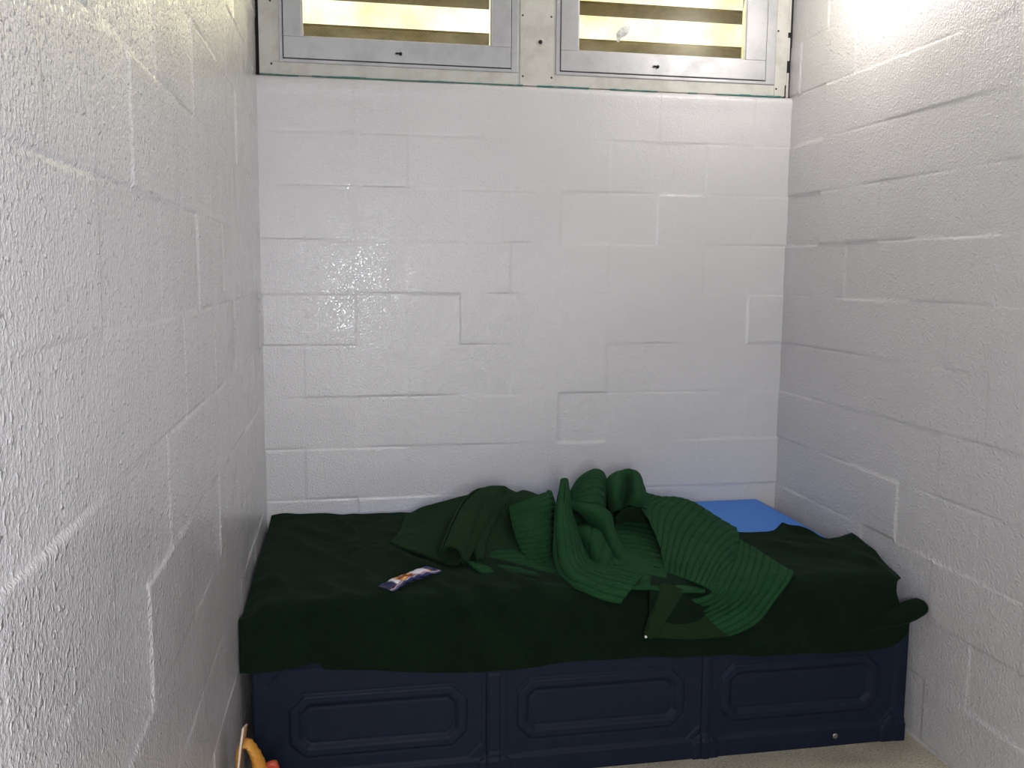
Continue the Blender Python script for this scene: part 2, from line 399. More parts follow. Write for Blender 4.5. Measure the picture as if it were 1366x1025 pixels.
# ------------------------------------------------------------------ bulkhead lamp high on the right wall
lp = (W - .004, -.68, 2.70)
lamp = tag(empty('wall_lamp', lp), 'frosted round bulkhead lamp on a bracket high on the right wall', 'lamp')
MB().lathe(lp, (-1, 0, 0), [(.0001, -.004), (.070, -.004), (.070, .012), (.055, .020), (.0001, .020)], 28).build('base', M['frame'], lamp, 0, True)
MB().cyl((W - .01, -.68, 2.70), (-1, 0, 0), .014, .16, 14).cyl((W - .17, -.68, 2.73), (0, 0, -1), .034, .035, 20).build('bracket', M['frame'], lamp)
mt, nt, b = newmat('lit_frosted_globe', (.9, .9, .9), .4); b.inputs['Emission Color'].default_value = (1, .94, .90, 1); b.inputs['Emission Strength'].default_value = 120
MB().lathe((W - .17, -.68, 2.695), (0, 0, -1), [(.032, 0), (.052, .015), (.060, .040), (.052, .070), (.030, .088), (.0001, .094)], 28).build('globe', mt, lamp, 0, True)

# ------------------------------------------------------------------ bed base: moulded navy plastic
BX0, BX1, BY, BH = .034, 2.101, -1.043, .44
bed = tag(empty('bed_base', ((BX0 + BX1) / 2, -.5, 0)), 'navy blue moulded plastic bed base with chamfered panels, under the mattress', 'bed base')
bb = MB(); bb.box(BX0 + .002, BX1 - .002, BY + .012, -.02, .0, BH - .012)
bb.build('body', M['plastic'], bed, .006)
MB().box(BX0, BX1, BY + .004, -.018, BH - .016, BH).build('top_deck', M['plastic'], bed, .004)
def chamfer_sdf(x, z, cx, cz, hx, hz, c):
    dx = np.abs(x - cx) - hx; dz = np.abs(z - cz) - hz
    d = np.maximum(dx, dz); d2 = (dx + dz + c) / math.sqrt(2)
    return np.maximum(d, d2)
def sm(a, b_, t):
    k = np.clip((t - a) / (b_ - a), 0, 1); return k * k * (3 - 2 * k)
def front_relief(X, Z):
    H = np.zeros_like(X)                                   # 0 = main face, + = towards the room
    for (x0, x1) in ((.072, .700), (.770, 1.395), (1.425, 2.062)):
        cx = (x0 + x1) / 2
        # recessed field with chamfered corners
        d = chamfer_sdf(X, Z, cx, .225, (x1 - x0) / 2 - .002, .160, .045)
        H -= .006 * sm(.002, -.004, d)
        # raised octagonal moulding
        x_a, x_b = (.135, .651) if x0 < .5 else ((.805, 1.335) if x0 < 1 else (1.458, 2.000))
        d = chamfer_sdf(X, Z, (x_a + x_b) / 2, .206, (x_b - x_a) / 2, .094, .042)
        H += .012 * sm(.0015, -.004, d)
        H -= .017 * sm(-.022, -.038, d)
        H -= .003 * np.exp(-((d + .040) / .003) ** 2)
        H -= .0025 * np.exp(-((d - .004) / .003) ** 2)
    # plinth rail
    H += .010 * sm(.064, .056, Z)
    # vertical posts and their eight-sided feet
    for (px0, px1) in ((.715, .753), (1.397, 1.421)):
        cx = (px0 + px1) / 2; hw = (px1 - px0) / 2
        d = np.maximum(np.abs(X - cx) - hw, Z - .325)
        H += .007 * sm(.002, -.003, d)
        H -= .003 * np.exp(-(d / .0028) ** 2)
        d = chamfer_sdf(X, Z, cx, .02, hw + .032, .060, .030)
        H += .010 * sm(.002, -.004, d); H -= .003 * np.exp(-((d - .001) / .003) ** 2)
    # corner stiles
    for cx, hw in ((BX1 - .016, .016), (BX0 + .016, .016)):
        d = np.abs(X - cx) - hw; H += .004 * sm(.002, -.003, d)
    d = chamfer_sdf(X, Z, BX1 - .03, .02, .055, .065, .035); H += .008 * sm(.002, -.004, d)
    # upper band
    H += .004 * sm(.392, .398, Z)
    H *= .55
    return H
def front_piece(name, x0, x1):
    X, Z = np.meshgrid(np.linspace(x0, x1, int((x1 - x0) / .0035)), np.linspace(.0, BH, 128))
    H = front_relief(X, Z); Z2 = Z * 1.0
    lift = .010 * sm(.0, .05, X * 0 + 1)
    n, k = X.shape
    v = [(float(a), float(BY - h), float(z)) for a, h, z in zip(X.ravel(), H.ravel(), Z2.ravel())]
    f = [(j * k + i, j * k + i + 1, (j + 1) * k + i + 1, (j + 1) * k + i) for j in range(n - 1) for i in range(k - 1)]
    # return edge to the body
    per = [i for i in range(k)] + [j * k + k - 1 for j in range(1, n)] + [(n - 1) * k + i for i in range(k - 2, -1, -1)] + [j * k for j in range(n - 2, 0, -1)]
    N = len(v)
    for i in per: v.append((v[i][0], BY + .016, v[i][2]))
    L = len(per)
    for i in range(L): f.append((per[i], N + i, N + (i + 1) % L, per[(i + 1) % L]))
    o = mesh_obj(name, v, f, M['plastic'], None, True); keep(o, bed); return o
front_piece('front_panel', BX0, .7095); front_piece('front_panel', .711, 1.3925); front_piece('front_panel', 1.394, BX1)
sc = MB().lathe((1.852, BY - .010, .036), (0, -1, 0), [(.009, 0), (.009, .0015), (.0075, .0025), (.0001, .0027)], 20).box(1.845, 1.859, BY - .0145, BY - .0125, .0345, .0375).build('bolt', M['steel'], bed)
sc['label'] = 'bare steel bolt head'

# ------------------------------------------------------------------ mattress
mv = MB().box(.066, 2.055, -1.03, -.010, BH + .001, MT)
mat_o = mv.build('mattress', M['vinyl'], None, .02)
tag(mat_o, 'bright blue vinyl mattress on the navy bed base, mostly covered', 'mattress')

# ------------------------------------------------------------------ cloth helpers
def interp(xs, ys, x): return np.interp(x, xs, ys)
def seg_ridge(X, Y, pts, wd, h):
    best = np.full(X.shape, 9.0); tt = np.zeros(X.shape); n = len(pts) - 1
    for i in range(n):
        a = np.array(pts[i]); b_ = np.array(pts[i + 1]); d = b_ - a; t = np.clip(((X - a[0]) * d[0] + (Y - a[1]) * d[1]) / (d @ d), 0, 1)
        q = np.hypot(X - a[0] - t * d[0], Y - a[1] - t * d[1]); sel = q < best
        best = np.where(sel, q, best); tt = np.where(sel, (i + t) / n, tt)
    env = np.clip(np.minimum(tt, 1 - tt) * 5, 0, 1) ** .7
    return h * np.exp(-(best / wd) ** 2) * env
def grid_obj(name, P, mat, thick=.006, uvs=None, closed=False):
    n, k = P.shape[:2]; v = P.reshape(-1, 3)
    f = [(j * k + i, j * k + i + 1, (j + 1) * k + i + 1, (j + 1) * k + i) for j in range(n - 1) for i in range(k - 1)]
    o = mesh_obj(name, v, f, mat, None, True)
    return o

# dark green blanket spread over the mattress
nu, nv = 330, 200
u = np.linspace(0, 1, nu); 
xx = .028 + u * (2.085 - .028)
yb = interp([.0, .10, .30, .60, 1.0, 1.35, 1.60, 1.733, 1.86, 1.92, 1.955, 2.00, 2.04, 2.085], [-.012, -.014, -.05, -.10, -.14, -.30, -.46, -.53, -.55, -.505, -.60, -.70, -.69, -.66], xx)
zb = interp([.0, 1.70, 1.84, 1.915, 1.96, 1.99, 2.03, 2.085], [.0, .0, .004, .022, .016, .004, .010, .012], xx)
hem = interp([.0, .06, .13, .205, .222, .235, .38, .55, .69, .85, 1.06, 1.25, 1.4, 1.6, 1.8, 1.95, 2.02, 2.06, 2.085],
             [.395, .392, .395, .405, .404, .384, .378, .352, .344, .352, .357, .352, .343, .334, .325, .326, .332, .350, .372], xx)
FYB = -1.056; R = .045; ZT = MT + .006
P = np.zeros((nv, nu, 3))
for i in range(nu):
    x = xx[i]
    top = (FYB + R) - yb[i]; top = -top; arc = R * math.pi / 2; drop = ZT - R - hem[i]; tot = top + arc + drop
    # uneven spacing so that the front edge stays crisp
    s = np.linspace(0, tot, nv)
    y = np.where(s < top, yb[i] - s, np.where(s < top + arc, (FYB + R) - R * np.sin(np.clip((s - top) / R, 0, math.pi / 2)), FYB))
    z = np.where(s < top, ZT, np.where(s < top + arc, ZT - R + R * np.cos(np.clip((s - top) / R, 0, math.pi / 2)), ZT - R - (s - top - arc)))
    P[:, i, 0] = x; P[:, i, 1] = y; P[:, i, 2] = z + zb[i] * np.exp(-(s / .07) ** 2)
X, Y, Z = P[..., 0].copy(), P[..., 1].copy(), P[..., 2].copy()
topm = sm(FYB + .0, FYB + .05, Y)       # 1 on top, 0 on the front
# folds
Hh = np.zeros_like(X)
SD = Y - (ZT - Z)                       # distance measured along the cloth
for pts, wd, h in [
    ([(.26, -.12), (.31, -.22), (.345, -.38), (.345, -.62), (.36, -.85)], .022, .018),
    ([(.10, -.10), (.18, -.30), (.30, -.42), (.33, -.60)], .030, .012),
    ([(.05, -.22), (.14, -.45), (.24, -.62), (.33, -.78), (.42, -1.0), (.5, -1.16)], .032, .013),
    ([(.42, -.30), (.52, -.42), (.66, -.62), (.78, -.86), (.90, -1.06), (1.02, -1.2)], .028, .014),
    ([(.38, -.50), (.50, -.66), (.62, -.86), (.74, -1.04), (.84, -1.2)], .030, .015),
    ([(.70, -.66), (.86, -.84), (1.0, -1.02), (1.16, -1.2)], .026, .016),
    ([(.52, -.86), (.62, -1.02), (.70, -1.2)], .024, .013),
    ([(.20, -.80), (.30, -1.0), (.36, -1.2)], .028, .012),
    ([(.44, -.15), (.47, -.30), (.60, -.42)], .020, .008),
    ([(1.72, -.60), (1.85, -.78), (2.0, -.84)], .040, .010),
    ([(1.86, -.62), (1.99, -.80), (2.06, -1.02)], .035, .014),
    ([(1.50, -1.0), (1.75, -1.12), (2.05, -1.16)], .035, .010),
    ([(.04, -.75), (.12, -.88), (.16, -1.03)], .03, .012),
    ([(1.93, -.52), (1.99, -.62), (2.06, -.60)], .022, .012)]:
    Hh += seg_ridge(X, SD, pts, wd, h)
Hf = Hh.copy()
Hh += (vnoise(X + .4 * Y, Y - .3 * X, .16, 51) * .014 + vnoise(X * 1.4 + Y, Y - X * .5, .07, 52) * .006 + .006) 
Z += np.maximum(Hh, 0) * topm
# hanging front: soft vertical swags, diagonal folds
fr = 1 - topm
swag = .010 * (1 + np.sin(X * 21 + 1.5 * np.sin(X * 5) + (Z - .5) * 9)) * .5 + vnoise(X * 1.0 - Z * .9, Z, .13, 60) * .016 + vnoise(X * 1.2 + Z, Z * 1.5, .05, 61) * .005 + .006
bot = sm(.56, .40, Z)
Y -= fr * (np.maximum(swag, 0) * (.35 + .7 * bot) + Hf + .002)
# keep the cloth bulging at the left end, against the wall
le = sm(.075, .0, X - .028)
X -= le * (.012 + .012 * sm(-.75, -1.02, Y)); 
lowl = le * sm(-.3, -.9, Y) * topm
Z -= le ** 2 * topm * (.010 + .035 * sm(-.6, -1.0, Y))
# right end: rounds over the edge and rises against the wall
ri = sm(2.02, 2.085, X)
X += ri * topm * (.026 * sm(-1.0, -.72, Y))
X -= sm(1.9, 2.085, X) * (1 - topm) * .035 * sm(.60, .50, Z) * (1 - sm(.47, .40, Z))
Z -= ri * topm * sm(-.8, -1.0, Y) * .030
Z += ri * topm * .006 * np.exp(-((Y + .72) / .07) ** 2)
X -= ri * .024 * np.exp(-((SD + 1.075) / .055) ** 2)
P = np.stack([X, Y, Z], -1)
bl = grid_obj('flat_blanket', P, M['blanket'])
# horn of cloth that sticks out toward the right wall
def tube(path, radii, seg=14, flat=1.0, phase=0):
    v = []; f = []; n = len(path); up = Vector((0, 0, 1))
    for i, p in enumerate(path):
        d = (path[min(n - 1, i + 1)] - path[max(0, i - 1)]).normalized(); a = d.cross(up)
        a = a.normalized() if a.length > 1e-3 else Vector((1, 0, 0)); b_ = d.cross(a)
        for k in range(seg):
            t = 2 * math.pi * k / seg + phase; v.append(p + a * math.cos(t) * radii[i] + b_ * math.sin(t) * radii[i] * flat)
    for i in range(n - 1):
        for k in range(seg): f.append((i * seg + k, i * seg + (k + 1) % seg, (i + 1) * seg + (k + 1) % seg, (i + 1) * seg + k))
    return v, f
def add_to(o, v, f):
    me = o.data; n = len(me.vertices); co = np.zeros(n * 3); me.vertices.foreach_get('co', co)
    V = co.reshape(-1, 3).tolist() + [tuple(p) for p in v]; F = [tuple(p.vertices) for p in me.polygons] + [tuple(i + n for i in q) for q in f]
    mats = list(me.materials); nm = bpy.data.meshes.new(me.name); nm.from_pydata(V, [], F); nm.update()
    nm.polygons.foreach_set('use_smooth', [True] * len(nm.polygons))
    for mm in mats: nm.materials.append(mm)
    o.data = nm
def crm(pts, per=6):
    out = []; n = len(pts)
    for i in range(n - 1):
        p0 = pts[max(0, i - 1)]; p1 = pts[i]; p2 = pts[i + 1]; p3 = pts[min(n - 1, i + 2)]
        for k in range(per):
            t = k / per; out.append(.5 * ((2 * p1) + (p2 - p0) * t + (2 * p0 - 5 * p1 + 4 * p2 - p3) * t * t + (3 * p1 - p0 - 3 * p2 + p3) * t ** 3))
    out.append(pts[-1]); return out
hp = crm([at(1150, 838, -1.065), at(1180, 828, -1.070), at(1203, 820, -1.075), at(1218, 813, -1.075), at(1227, 809, -1.072), at(1230, 808, -1.070)], 6)
hr = np.interp(np.linspace(0, 1, len(hp)), [0, .3, .55, .8, .93, 1], [.010, .034, .036, .030, .020, .003])
v, f = tube(hp, hr, 16, .72); add_to(bl, v, f)
so = bl.modifiers.new('thick', 'SOLIDIFY'); so.thickness = .004; so.offset = 1
tag(bl, 'dark green plain blanket spread flat over the mattress, hanging over its front', 'blanket')

# ------------------------------------------------------------------ the quilted blanket in a heap
def patch(rows, sub=10, ku=0, kv=0, amp=.0025, cross=0, ph=0):
    """control rows of (px, py, depth) -> smooth sheet; ku/kv = stitched channels per metre"""
    C = [[rest(*p) if len(p) == 3 else rest(*p[:3], lift=p[3]) for p in r] for r in rows]
    R1 = [crm(r, sub) for r in C]; cols = list(zip(*R1)); G = [crm(list(c), sub) for c in cols]
    G = np.array([[list(p) for p in c] for c in G]).transpose(1, 0, 2)      # rows x cols x 3
    du = np.linalg.norm(np.diff(G, axis=1), axis=2).mean(0); dv = np.linalg.norm(np.diff(G, axis=0), axis=2).mean(1)
    uu = np.concatenate([[0], np.cumsum(du)]); vv = np.concatenate([[0], np.cumsum(dv)])
    U, V = np.meshgrid(uu, vv)
    gu = np.gradient(G, axis=1); gv = np.gradient(G, axis=0); N = np.cross(gu, gv); N /= (np.linalg.norm(N, axis=2, keepdims=True) + 1e-9)
    view = np.array(CAM)[None, None] - G
    s = np.sign((N * view).sum(2, keepdims=True).mean()); N = N * (s if s != 0 else 1)
    phs = (ku * U + kv * V) * math.pi + ph
    d = amp * (np.abs(np.sin(phs)) ** .6 - .5) if (ku or kv) else 0 * U
    if cross:
        d = d + amp * .45 * (np.abs(np.sin((-kv * U + ku * V) * math.pi * cross)) ** .5 - .5)
    d = d + vnoise(U, V, .05, 77) * .004
    G = G + N * d[..., None]
    n, k = U.shape; f = [(j * k + i, j * k + i + 1, (j + 1) * k + i + 1, (j + 1) * k + i) for j in range(n - 1) for i in range(k - 1)]
    uvq = np.stack([(ku * U + kv * V) + ph / math.pi, (-kv * U + ku * V) + 0 * U], -1).reshape(-1, 2).tolist()
    return G.reshape(-1, 3).tolist(), f, uvq
Q = MB(); MI = [0]
def addp(*a, **k): v, f, q = patch(*a, **k); Q.add(v, f); Q.q += q; Q.mi += [MI[0]] * len(f)
def addt(pts, radii, seg=20, flat=1.0, ridg=0):
    path = crm([at(*p) for p in pts], 10); rr = np.interp(np.linspace(0, 1, len(path)), np.linspace(0, 1, len(radii)), radii)
    v, f = tube(path, rr, seg, flat)
    Q.add(v, f); Q.q += [[0.5, 0.5]] * len(v); Q.mi += [MI[0]] * len(f)
# inner mass of the heap
addp([[(600, 680, -.15), (680, 676, -.17), (760, 676, -.17), (820, 672, -.17), (880, 676, -.22), (950, 696, -.40)],
      [(598, 700, -.33), (680, 692, -.35), (760, 692, -.38), (820, 690, -.36), (880, 692, -.42), (950, 708, -.52)],
      [(604, 728, -.50), (680, 716, -.46), (760, 715, -.50), (830, 708, -.50), (878, 718, -.58), (950, 732, -.68)],
      [(622, 752, -.70), (690, 748, -.64), (765, 748, -.68), (835, 742, -.70), (880, 748, -.80), (945, 760, -.88)],
      [(640, 766, -.80), (712, 768, -.84), (790, 785, -.95), (850, 787, -1.0), (890, 790, -1.02), (940, 792, -1.03)]], ku=0, kv=20, amp=.003)
MI[0] = 1
# left flap lying flat, underside up
addp([[(541, 690, -.15), (562, 680, -.20), (590, 671, -.24), (618, 664, -.26), (650, 655, -.28)],
      [(537, 700, -.26), (562, 694, -.30), (590, 686, -.33), (615, 680, -.36), (645, 672, -.36)],
      [(532, 712, -.40, .012), (560, 716, -.46, .014), (584, 718, -.54, .016), (608, 712, -.52), (640, 700, -.45)],
      [(520, 726, -.46, .004), (548, 736, -.53, .006), (575, 746, -.62, .006), (598, 753, -.70, .006), (628, 742, -.6)]], ku=0, kv=0)
# rolled edge with the open mouth, bending over the top
def roll(pts, radii, turns=1.25, seg=44, th=.006):
    path = crm([at(*p) for p in pts], 10); n = len(path); rr = np.interp(np.linspace(0, 1, n), np.linspace(0, 1, len(radii)), radii)
    v = []; f = []
    for i, p in enumerate(path):
        d = (path[min(n - 1, i + 1)] - path[max(0, i - 1)]).normalized(); a = d.cross(Vector((0, 0, 1))).normalized(); b_ = d.cross(a)
        for k in range(seg + 1):
            q = k / seg; t = 2 * math.pi * turns * q + 2.2; r = rr[i] * (1 - .28 * (1 - q)) + .0022 * abs(math.sin(q * 26)) ** .6
            v.append(p + a * math.cos(t) * r + b_ * math.sin(t) * r)
    s = seg + 1
    for i in range(n - 1):
        for k in range(seg): f.append((i * s + k, i * s + k + 1, (i + 1) * s + k + 1, (i + 1) * s + k))
    Q.add(v, f); Q.q += [[0.5, 0.5]] * len(v); Q.mi += [MI[0]] * len(f)
roll([(602, 741, -.79), (611, 719, -.70), (622, 697, -.58), (635, 678, -.46), (651, 665, -.36), (672, 662, -.30)], [.041, .043, .048, .054, .052, .045])
# folds right of the roll
addt([(640, 748, -.78), (640, 722, -.66), (650, 695, -.54), (664, 674, -.45), (682, 668, -.38)], [.012, .024, .026, .026, .022])
addt([(618, 750, -.78), (632, 720, -.68), (645, 690, -.56), (655, 668, -.44), (668, 657, -.36)], [.010, .020, .026, .030, .026])
addp([[(648, 656, -.30), (668, 650, -.30), (688, 659, -.32), (700, 656, -.34), (722, 663, -.34)],
      [(652, 672, -.42), (670, 668, -.42), (684, 672, -.42), (700, 672, -.44), (722, 676, -.44)],
      [(655, 700, -.52), (668, 700, -.50), (680, 704, -.48), (695, 704, -.48), (718, 704, -.50)],
      [(645, 735, -.66), (662, 735, -.62), (678, 738, -.60), (698, 742, -.62), (718, 745, -.64)],
      [(640, 760, -.78), (660, 765, -.78), (680, 768, -.78), (704, 770, -.80), (722, 772, -.82)]], ku=0, kv=18, amp=.002)
MI[0] = 0
# bright block-quilted face
addp([[(682, 676, -.36), (703, 668, -.36), (728, 660, -.36), (732, 656, -.34), (735, 664, -.26)],
      [(680, 680, -.46), (703, 673, -.48), (727, 666, -.48), (734, 662, -.44), (738, 670, -.34)],
      [(684, 702, -.55), (706, 696, -.58), (729, 690, -.58), (737, 688, -.52), (742, 692, -.40)],
      [(692, 726, -.64), (712, 722, -.68), (731, 718, -.68), (739, 716, -.60), (745, 716, -.46)],
      [(702, 746, -.71), (716, 746, -.76), (732, 742, -.76), (740, 738, -.68), (748, 738, -.54)],
      [(712, 757, -.72), (720, 757, -.75), (732, 752, -.75), (740, 746, -.66), (748, 745, -.54)]], kv=30, ku=0, amp=.002, cross=.8)
# standing fin with gathered pleats, sweeping down to the right
addp([[(751, 641, -.56), (752, 640, -.58), (754, 640, -.56), (756, 643, -.50)],
      [(747, 660, -.62), (750, 660, -.66), (755, 662, -.62), (758, 668, -.52)],
      [(742, 690, -.70), (748, 690, -.77), (757, 692, -.72), (765, 698, -.60)],
      [(740, 720, -.78), (750, 718, -.84), (764, 718, -.78), (776, 722, -.66)],
      [(741, 748, -.86), (754, 744, -.91), (770, 742, -.86), (786, 744, -.74)],
      [(750, 772, -.95), (764, 764, -.99), (780, 758, -.93), (797, 755, -.83)],
      [(780, 790, -1.04), (790, 779, -1.05), (803, 768, -1.0), (816, 759, -.93)],
      [(808, 800, -1.09), (817, 787, -1.08), (830, 774, -1.04), (840, 763, -1.0)],
      [(828, 804, -1.10), (838, 792, -1.09), (850, 779, -1.06), (858, 769, -1.03)]], ku=36, kv=0, amp=.006)
# hump inside the fin
addp([[(766, 706, -.54), (780, 700, -.54), (798, 706, -.58), (812, 722, -.62), (818, 742, -.68)],
      [(768, 708, -.62), (781, 705, -.65), (797, 713, -.70), (810, 730, -.74), (818, 752, -.80)],
      [(772, 718, -.68), (782, 718, -.72), (793, 728, -.78), (804, 744, -.82), (815, 760, -.88)],
      [(780, 735, -.70), (786, 738, -.74), (792, 748, -.80), (800, 758, -.84), (812, 766, -.90)]], ku=14, kv=0, amp=.003)
# first tall loop
addp([[(752, 690, -.26), (765, 678, -.20), (788, 665, -.16), (803, 668, -.18), (812, 690, -.22)],
      [(756, 672, -.34), (770, 645, -.33), (790, 630, -.33), (803, 633, -.33), (810, 652, -.33)],
      [(757, 671, -.44), (773, 652, -.48), (792, 642, -.50), (804, 646, -.47), (809, 660, -.40)],
      [(757, 671, -.50), (774, 663, -.55), (793, 657, -.57), (803, 662, -.52), (807, 675, -.43)],
      [(757, 672, -.52), (776, 672, -.58), (792, 672, -.60), (801, 678, -.54), (806, 690, -.46)]], kv=34, ku=0, amp=.0025, sub=14)
# flat band that leaves its foot and turns into the big rim
addp([[(752, 670, -.50), (775, 672, -.57), (797, 676, -.60), (813, 686, -.60), (818, 704, -.62), (826, 724, -.68), (842, 740, -.74), (864, 749, -.78), (892, 752, -.82)],
      [(756, 674, -.56), (777, 678, -.62), (796, 684, -.66), (808, 694, -.67), (814, 712, -.71), (822, 732, -.77), (838, 748, -.83), (862, 757, -.87), (892, 760, -.90)],
      [(770, 680, -.58), (784, 688, -.63), (795, 696, -.65), (803, 706, -.66), (809, 722, -.70), (816, 740, -.76), (832, 755, -.83), (858, 763, -.88), (890, 768, -.93)],
      [(778, 688, -.52), (786, 698, -.58), (794, 706, -.60), (800, 716, -.62), (806, 730, -.66), (814, 748, -.72), (830, 762, -.80), (856, 768, -.84), (888, 774, -.90)]], kv=0, ku=0)
# second tall loop with its crease
addp([[(808, 690, -.22), (820, 675, -.17), (836, 668, -.16), (850, 670, -.17), (862, 680, -.18)],
      [(808, 646, -.35), (820, 635, -.35), (835, 629, -.34), (850, 633, -.34), (858, 652, -.31)],
      [(809, 652, -.43), (822, 646, -.48), (836, 645, -.38), (850, 646, -.49), (860, 660, -.42)],
      [(811, 668, -.45), (822, 662, -.52), (833, 664, -.40), (849, 663, -.54), (864, 670, -.48)],
      [(815, 688, -.42), (822, 680, -.50), (830, 682, -.40), (843, 674, -.52), (862, 680, -.52)]], ku=9, kv=0, amp=.002)
# hollow of the loop, its shade put into the darker olive colour
MI[0] = 1
addp([[(822, 690, -.44), (834, 678, -.46), (850, 676, -.46), (866, 686, -.48)],
      [(820, 712, -.40), (838, 705, -.32), (856, 705, -.32), (874, 712, -.44)],
      [(826, 736, -.60), (842, 735, -.44), (862, 735, -.46), (882, 738, -.66)],
      [(838, 750, -.76), (852, 752, -.72), (870, 754, -.74), (888, 752, -.80)]], ku=0, kv=12, amp=.003)
# broad channel-stitched sheet
MI[0] = 0
addp([[(858, 672, -.20), (885, 680, -.17), (905, 684, -.19), (925, 690, -.24), (955, 706, -.36), (984, 716, -.46)],
      [(856, 658, -.31), (880, 665, -.29), (905, 666, -.31), (926, 673, -.36), (955, 691, -.46), (981, 706, -.53)],
      [(850, 672, -.46), (876, 678, -.46), (906, 683, -.48), (934, 692, -.54), (960, 706, -.62), (985, 718, -.66)],
      [(864, 694, -.60), (886, 700, -.62), (912, 706, -.66), (938, 715, -.72), (962, 726, -.77), (983, 734, -.76)],
      [(876, 720, -.74), (896, 726, -.78), (918, 732, -.83), (941, 740, -.88), (961, 748, -.91), (977, 755, -.88)],
      [(884, 744, -.85), (902, 750, -.91), (921, 756, -.96), (941, 764, -1.0), (957, 771, -1.02), (970, 774, -.99)],
      [(886, 761, -.90), (905, 767, -.98), (923, 772, -1.03), (939, 779, -1.06), (952, 786, -1.08), (963, 790, -1.04)],
      [(888, 766, -.84), (906, 772, -.90), (922, 777, -.95), (938, 784, -.98), (950, 790, -1.0), (958, 792, -.98)]], ku=38, kv=10, amp=.003, sub=18)
MI[0] = 2  # darker cloth colour paints the shade below the broad sheet
addp([[(872, 758, -.86), (905, 766, -.92), (940, 778, -.98), (962, 788, -1.0)],
      [(866, 790, -1.02), (900, 796, -1.03), (935, 806, -1.05), (965, 812, -1.06)],
      [(866, 830, -1.095), (895, 836, -1.10), (930, 838, -1.10), (960, 838, -1.10)]], ku=0, kv=0)
MI[0] = 0
# corner sheet that falls over the front edge
addp([[(978, 716, -.56), (1002, 731, -.68), (1030, 748, -.82), (1057, 765, -.98)],
      [(974, 742, -.74), (998, 755, -.84), (1024, 769, -.96), (1056, 772, -1.03)],
      [(962, 772, -.92), (986, 783, -1.0), (1011, 793, -1.07), (1036, 799, -1.095)],
      [(946, 792, -1.02), (966, 806, -1.07), (988, 818, -1.10), (1008, 831, -1.105)],
      [(922, 800, -1.05), (938, 820, -1.09), (954, 836, -1.105), (972, 848, -1.108)]], ku=36, kv=0, amp=.0025, cross=.45, sub=16)
MI[0] = 1  # lower end of the corner sheet, darkened by colour to look shaded
addp([[(922, 800, -1.05), (938, 820, -1.09), (954, 836, -1.105), (972, 848, -1.108)],
      [(900, 800, -1.05), (904, 822, -1.09), (912, 840, -1.105), (920, 852, -1.108)],
      [(884, 790, -1.04), (878, 815, -1.09), (873, 836, -1.105), (868, 850, -1.108)]], ku=20, kv=0, amp=.001)
# narrow dog-eared corner
addp([[(880, 782, -1.06), (888, 780, -1.08), (898, 782, -1.09), (912, 788, -1.07)],
      [(874, 802, -1.09), (880, 802, -1.11), (888, 804, -1.115), (898, 808, -1.10)],
      [(867, 826, -1.105), (871, 827, -1.12), (876, 828, -1.12), (882, 832, -1.11)],
      [(861, 848, -1.11), (863, 849, -1.12), (864, 850, -1.12), (866, 851, -1.115)]])
ql = mesh_obj('quilted_blanket', Q.v, Q.f, [M['quilt'], M['olive'], M['blanket']], None, True, Q.q)
ql.data.polygons.foreach_set('material_index', Q.mi)
so = ql.modifiers.new('thick', 'SOLIDIFY'); so.thickness = .007; so.offset = -1
tag(ql, 'bright green channel-quilted blanket bunched in a heap on the flat blanket', 'blanket')
c = at(862, 850, -1.125)
M['bead'] = newmat('white_plastic', (.75, .75, .72), .3)[0]
bd = MB().lathe(c + Vector((0, .002, 0)), (0, -1, 0), [(.0001, -.002), (.0040, -.0015), (.0048, .001), (.0035, .004), (.0001, .005)], 14).build('snap_stud', M['bead'], None, 0, True)
bd.parent = ql; bd['label'] = 'tiny white snap stud'

